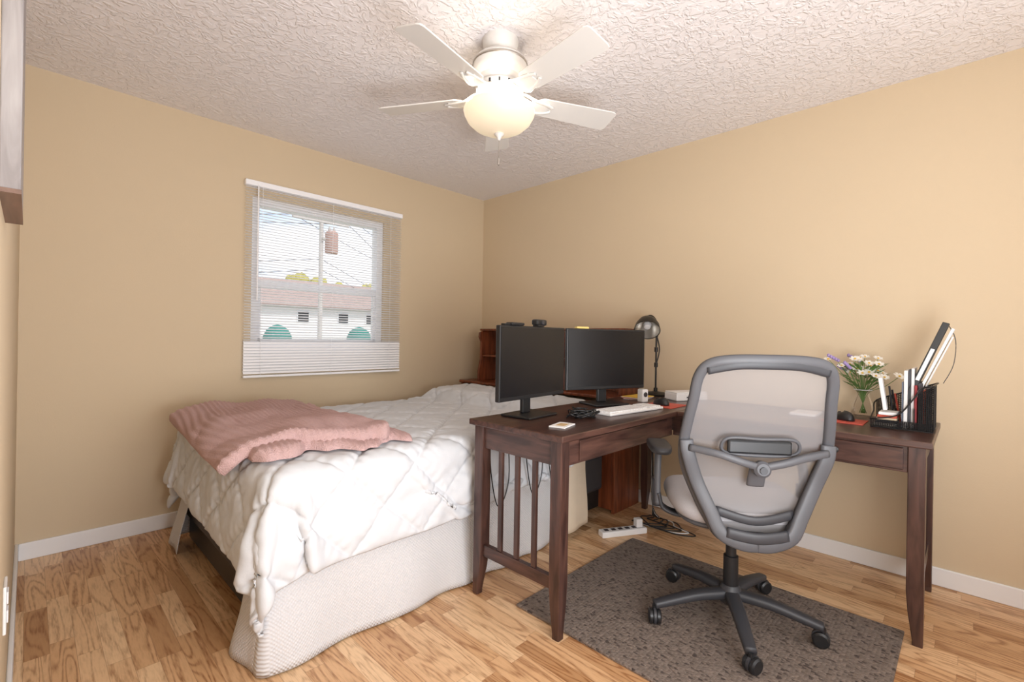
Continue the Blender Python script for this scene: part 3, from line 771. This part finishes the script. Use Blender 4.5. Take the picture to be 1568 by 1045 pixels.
# ---------------------------------------------------------------- office chair
ch = empty('office_chair', (1.99, .68, .0115), math.radians(36))
lathe('hub', [(0, .075), (.04, .075), (.045, .09), (.04, .13), (.03, .145), (0, .145)], (0, 0, 0), 'dgrey', ch, cap=False)
lathe('gas_column', [(.028, .14), (.028, .26), (.02, .262), (.02, .40), (0, .40)], (0, 0, 0), 'black', ch, cap=False)
for i in range(5):
    a = math.radians(-41+72*i); c, s = math.cos(a), math.sin(a)
    tube('base_arm_%d' % i, [(.02*c, .02*s, .11), (.14*c, .14*s, .105), (.25*c, .25*s, .085), (.315*c, .315*s, .072)], .026, .018, 'dgrey', ch, power=3.5, wf=lambda t: 1.1-.35*t)
    px, py = .315*c, .315*s
    cyl('caster_stem_%d' % i, (px, py, .03), (px, py, .07), .009, 'black', ch)
    ca = a+1.1+i*.9; tx, ty = math.cos(ca), math.sin(ca)
    for sgn_ in (-1, 1):
        q = Vector((px+.008*ty, py-.008*tx, .029)); nrm_ = Vector((tx, ty, 0))
        lathe('caster_wheel_%d' % i, [(0, .005), (.024, .005), (.0285, .009), (.0285, .019), (.022, .024), (0, .024)], q, 'black', ch, 20, axis=nrm_*sgn_, cap=False)
    lathe('caster_hood_%d' % i, [(.020, -.006), (.030, -.005), (.030, .005), (.020, .006)], (px+.008*ty, py-.008*tx, .031), 'dgrey', ch, 20, axis=(tx, ty, 0))
box('mechanism', (-.12, -.08, .385), (.12, .08, .43), 'black', ch, bevel=.012)
cyl('lever', (.02, -.05, .405), (.04, -.26, .40), .006, 'black', ch)
def superpad(name, x0, x1, y0, y1, z0, z1, m, drop=.0, n=40, p=3.5):
    V = []; F = []
    cx_, cy_ = (x0+x1)/2, (y0+y1)/2; hx, hy = (x1-x0)/2, (y1-y0)/2
    prof = [(0, 0), (.5, 0), (.85, .0), (.95, .12), (1, .4), (1, .6), (.96, .85), (.88, .97), (.6, 1.0), (.3, .98), (0, .96)]
    for k_, (r, t) in enumerate(prof):
        for i in range(n):
            a = 2*math.pi*i/n; c = math.cos(a); s = math.sin(a)
            ex = 2/p; c = math.copysign(abs(c)**ex, c); s = math.copysign(abs(s)**ex, s)
            x = c*r; zz = z0+(z1-z0)*t - drop*max(0, x-.45)**2*3
            V.append((cx_+x*hx, cy_+s*r*hy, zz))
    for j in range(len(prof)-1):
        for i in range(n): F.append((j*n+i, j*n+(i+1) % n, (j+1)*n+(i+1) % n, (j+1)*n+i))
    o = mk(name, V, F, m, ch, smooth=True, sub=1)
    bm = bmesh.new(); bm.from_mesh(o.data); bmesh.ops.remove_doubles(bm, verts=bm.verts, dist=1e-5); bmesh.ops.recalc_face_normals(bm, faces=bm.faces); bm.to_mesh(o.data); bm.free()
    return o
superpad('seat_cushion', -.22, .27, -.25, .25, .44, .53, 'seatfab', .03)
superpad('seat_pan', -.20, .24, -.225, .225, .42, .455, 'grey', .02)
def bxp(y, z):
    zz = z-.42
    return -.235+.02*math.sin(min(1, zz/.3)*math.pi)-.13*max(0, zz-.25)/.4 + .55*y*y
half = [(0, 1.065), (.12, 1.062), (.185, 1.045), (.213, 1.0), (.222, .92), (.235, .82), (.24, .74), (.225, .66), (.185, .56), (.145, .48), (.11, .43), (.05, .41), (0, .41)]
loop = half+[(-y, z) for y, z in half[::-1][1:-1]]
lp3 = [(bxp(y, z), y, z) for y, z in loop]
tube('back_frame', lp3, .018, .014, 'grey', ch, hint=(1, 0, 0), closed=True, k=5, power=3)
nz = 30; V = []; F = []
def halfw(z):
    for (y0_, z0_), (y1_, z1_) in zip(half, half[1:]):
        if z1_ <= z <= z0_ and z0_ != z1_:
            t = (z0_-z)/(z0_-z1_); return y0_+(y1_-y0_)*t
    return .1
W = 17
for j in range(nz+1):
    z = 1.055-(1.055-.42)*j/nz; hw = halfw(z)-.004
    for i in range(W):
        y = hw*(2*i/(W-1)-1); V.append((bxp(y, z)+.006, y, z))
for j in range(nz):
    for i in range(W-1): F.append((j*W+i, j*W+i+1, (j+1)*W+i+1, (j+1)*W+i))
mk('back_mesh', V, F, 'mesh', ch, smooth=True)
def b3(y, z, dx=-.03): return (bxp(y, z)+dx, y, z)
tube('headband', [b3(-.19, 1.03, -.004), b3(-.1, 1.05, -.004), b3(0, 1.053, -.004), b3(.1, 1.05, -.004), b3(.19, 1.03, -.004)], .013, .02, 'dgrey', ch, hint=(0, 0, 1), power=3)
for s in (-1, 1):
    tube('support_wing', [b3(s*.235, .77, -.012), b3(s*.228, .72, -.03), b3(s*.195, .62, -.045), b3(s*.15, .52, -.05), b3(s*.115, .45, -.045), b3(s*.05, .42, -.04), b3(0, .418, -.04)], .024, .012, 'grey', ch, hint=(1, 0, 0), power=3.2)
    tube('cross_arm', [b3(s*.225, .745, -.03), b3(s*.14, .735, -.055), b3(s*.07, .715, -.065), b3(0, .695, -.065)], .013, .012, 'grey', ch, hint=(1, 0, 0), power=3)
rb = box('lumbar_support', (-.005, -.105, .735), (.012, .105, .785), 'black', ch, bevel=.008)
xf(rb, Matrix.Translation((bxp(0, .76)-.02, 0, 0)))
tube('lumbar_rim', [b3(-.11, .79, -.03), b3(0, .793, -.03), b3(.11, .79, -.03), b3(.115, .74, -.03), b3(.0, .732, -.03), b3(-.115, .74, -.03)], .006, .006, 'grey', ch, hint=(1, 0, 0), closed=True, n=8)
lathe('tension_knob', [(0, 0), (.028, 0), (.028, .02), (.02, .028), (0, .028)], b3(0, .69, -.06), 'grey', ch, 24, axis=(-1, 0, .1))
lathe('knob_center', [(0, 0), (.012, 0), (.012, .006), (0, .006)], b3(0, .69, -.088), 'dgrey', ch, 16, axis=(-1, 0, .1))
tube('spine', [b3(0, .7, -.045), b3(0, .66, -.04), b3(0, .62, -.03)], .03, .01, 'grey', ch, hint=(1, 0, 0), power=3)
tube('lower_cross', [b3(-.13, .52, -.03), b3(0, .495, -.035), b3(.13, .52, -.03)], .016, .008, 'dgrey', ch, hint=(1, 0, 0), power=3)
tube('lower_lip', [b3(-.10, .455, -.05), b3(0, .445, -.055), b3(.10, .455, -.05)], .02, .01, 'dgrey', ch, hint=(1, 0, 0), power=3)
tube('back_stem', [(-.05, 0, .405), (-.15, 0, .40), (-.24, 0, .405), (bxp(0, .45)-.03, 0, .45)], .045, .016, 'dgrey', ch, hint=(0, 0, 1), power=3)
for s in (-1, 1):
    tube('arm_bracket', [(.02, s*.10, .41), (.03, s*.2, .405), (.035, s*.265, .43), (.035, s*.285, .49)], .03, .010, 'dgrey', ch, hint=(0, 0, 1), power=3)
    tube('arm_post', [(.035, s*.286, .44), (.04, s*.287, .53), (.045, s*.285, .60), (.06, s*.28, .655)], .026, .013, 'grey', ch, hint=(0, 1, 0), power=3.2)
    tube('arm_post_lower', [(.055, s*.287, .43), (.06, s*.289, .54)], .034, .017, 'dgrey', ch, hint=(0, 1, 0), power=3.2)
    o = superpad('arm_pad', -.04, .21, s*.275-.045, s*.275+.045, .655, .688, 'dgrey', .01, 32, 3)

# ---------------------------------------------------------------- outside
M['siding'] = mat('white_siding', (240, 238, 238), .7, var=.03)
M['roof'] = mat('roof_shingle', (168, 148, 142), .9, var=.2, scale=6)
M['gnd'] = mat('lawn', (160, 162, 145), .9, var=.3, scale=2)
M['teal'] = mat('teal_canvas', (60, 130, 122), .8)
M['tree'] = mat('autumn_leaves', (178, 170, 98), .9, var=.4, scale=3)
M['pole'] = mat('weathered_pole', (196, 190, 186), .8, var=.1)
M['rust'] = mat('rusty_steel', (182, 148, 138), .7, var=.15)
M['wire'] = mat('wire_grey', (120, 120, 128), .6)
box('lawn_ground', (-40, 3.6, -.75), (70, 90, -.6), 'gnd', bevel=0)
hs = empty('neighbor_house')
HY = 24
box('walls', (2, HY, -.6), (22, HY+8, 2.6), 'siding', hs, bevel=0)
mk('roof', [(1.6, HY-.4, 2.55), (22.4, HY-.4, 2.55), (22.4, HY+4, 4.25), (1.6, HY+4, 4.25), (22.4, HY+8.4, 2.55), (1.6, HY+8.4, 2.55)], [(0, 1, 2, 3), (3, 2, 4, 5), (0, 3, 5), (1, 4, 2)], 'roof', hs, solid=.05)
for x in (6.6, 9.3, 11.4, 13.0):
    boxes('house_window', [((x, HY-.04, 1.75), (x+.62, HY+.01, 2.35))], 'vinyl', hs)
    box('house_window_glass', (x+.05, HY-.06, 1.80), (x+.57, HY-.03, 2.30), 'dgrey', hs, bevel=0)
for k_ in range(14):
    z = -.5+k_*.22
    box('siding_course', (2, HY-.012, z), (22, HY, z+.02), 'siding', hs, bevel=0)
up = empty('utility_pole')
px, py = 5.80, 13.3
cyl('mast', (px, py, -.6), (px, py, 5.2), .065, 'pole', up, r1=.055)
box('crossarm', (px-.8, py-.06, 4.35), (px+.8, py+.06, 4.43), 'pole', up)
box('transformer_bracket', (px, py-.12, 3.85), (px+.28, py+.02, 3.92), 'pole', up, bevel=0)
lathe('transformer', [(0, 3.48), (.16, 3.48), (.18, 3.52), (.18, 4.05), (.13, 4.12), (0, 4.14)], (px+.26, py-.1, 0), 'rust', up, cap=False)
for dx_ in (-.07, .07): lathe('bushing', [(.03, 4.1), (.04, 4.16), (.02, 4.24), (0, 4.25)], (px+.26+dx_, py-.1, 0), 'pole', up, 10, cap=False)
for q, (dx, z) in enumerate(((-.8, 4.43), (0, 5.1), (.8, 4.43), (0, 3.3), (0, 3.0))):
    tube('wire_a%d' % q, [(px+dx, py, z), (px-6, py+1, z-.7), (px-14, py+3, z-.3)], .009, .009, 'wire', up, n=5)
    tube('wire_b%d' % q, [(px+dx, py, z), (px+5, py+3, z-.9), (px+12, py+8, z-.4)], .009, .009, 'wire', up, n=5)
def tree(x, y, z, r, n):
    e = empty('autumn_tree', (x, y, -.6)); random.seed(int(x*10))
    cyl('trunk', (0, 0, 0), (0, 0, z), .15, 'pole', e)
    for i in range(n):
        c = Vector((random.uniform(-r, r), random.uniform(-r, r)*.5, z+random.uniform(-.3, .5)*r)); bm = bmesh.new()
        bmesh.ops.create_icosphere(bm, subdivisions=3, radius=r*random.uniform(.35, .55))
        for v in bm.verts: v.co = v.co*(1+.35*noise.noise(v.co*3+c))+c
        me = bpy.data.meshes.new('foliage'); bm.to_mesh(me); bm.free(); me.materials.append(M['tree'])
        o = bpy.data.objects.new('foliage', me); COL.objects.link(o); o.parent = e
tree(16.6, 40, 5.4, 1.5, 9); tree(20.2, 41, 5.0, 1.8, 9); tree(23.4, 41, 4.8, 2.0, 9)
def umb(x, y):
    e = empty('patio_umbrella', (x, y, -.6))
    cyl('mast', (0, 0, 0), (0, 0, 2.0), .03, 'white', e)
    lathe('canopy', [(.62, 1.35), (.60, 1.65), (.45, 1.95), (.2, 2.12), (0, 2.17)], (0, 0, 0), 'teal', e, 10, cap=False)
umb(7.7, 22); umb(11.6, 22)

# ---------------------------------------------------------------- world
wd = bpy.data.worlds.new('sky'); S.world = wd; wd.use_nodes = True; t = wd.node_tree; N = t.nodes; L = t.links
bg = N['Background']
tc = N.new('ShaderNodeTexCoord'); mp = N.new('ShaderNodeMapping'); mp.inputs['Scale'].default_value = (1, 1, 3.5); L.new(tc.outputs['Generated'], mp.inputs[0])
nz_ = N.new('ShaderNodeTexNoise'); nz_.inputs['Scale'].default_value = 3.5; nz_.inputs['Detail'].default_value = 6; L.new(mp.outputs[0], nz_.inputs['Vector'])
cr = N.new('ShaderNodeValToRGB'); cr.color_ramp.elements[0].position = .36; cr.color_ramp.elements[0].color = rgb((200, 217, 238)); cr.color_ramp.elements[1].position = .52; cr.color_ramp.elements[1].color = rgb((245, 246, 250))
L.new(nz_.outputs['Fac'], cr.inputs[0]); L.new(cr.outputs[0], bg.inputs[0]); bg.inputs[1].default_value = 1.4

# ---------------------------------------------------------------- lights
def light(name, kind, loc, e, col, **k):
    l = bpy.data.lights.new(name, kind); l.energy = e; l.color = col
    for a, b in k.items(): setattr(l, a, b)
    o = bpy.data.objects.new(name, l); COL.objects.link(o); o.location = loc; return o
for i in range(5):
    a = math.radians(83.5+72*i)
    light('fan_uplight_%d' % i, 'POINT', (FX+.150*math.cos(a), FY+.150*math.sin(a), 2.172), .42, (1, .88, .72), shadow_soft_size=.015)
def aim(o, tgt):
    o.rotation_euler = (Vector(tgt)-o.location).to_track_quat('-Z', 'Y').to_euler()
o = light('added_rear_fill', 'AREA', (1.35, -.84, 1.35), 25, (.96, .98, 1), shape='RECTANGLE', size=2.4, size_y=1.8); aim(o, (1.25, 3, 1.5))  # added fill lamp out of view by the front wall, evens the room light
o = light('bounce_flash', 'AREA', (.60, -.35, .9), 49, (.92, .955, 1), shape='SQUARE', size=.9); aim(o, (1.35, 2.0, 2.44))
sun = light('sun', 'SUN', (0, 0, 10), 2.2, (1, .96, .9), angle=.02); sun.rotation_euler = (math.radians(42), 0, math.radians(20))

# ---------------------------------------------------------------- camera
cd = bpy.data.cameras.new('camera'); cam = bpy.data.objects.new('camera', cd); COL.objects.link(cam); S.camera = cam
cd.sensor_width = 36; cd.lens = 720/1568*36; cd.clip_start = .01; cd.clip_end = 300
fwd = Vector((.717, .697, 0)).normalized(); rt = Vector((fwd.y, -fwd.x, 0)); upv = Vector((0, 0, 1))
ro = .0165
r2 = rt*math.cos(ro)+upv*math.sin(ro); u2 = upv*math.cos(ro)-rt*math.sin(ro)
Mx = Matrix((r2, u2, -fwd)).transposed().to_4x4(); Mx.translation = Vector((0, 0, CZ))
cam.matrix_world = Mx
cd.shift_y = -4.5/1568
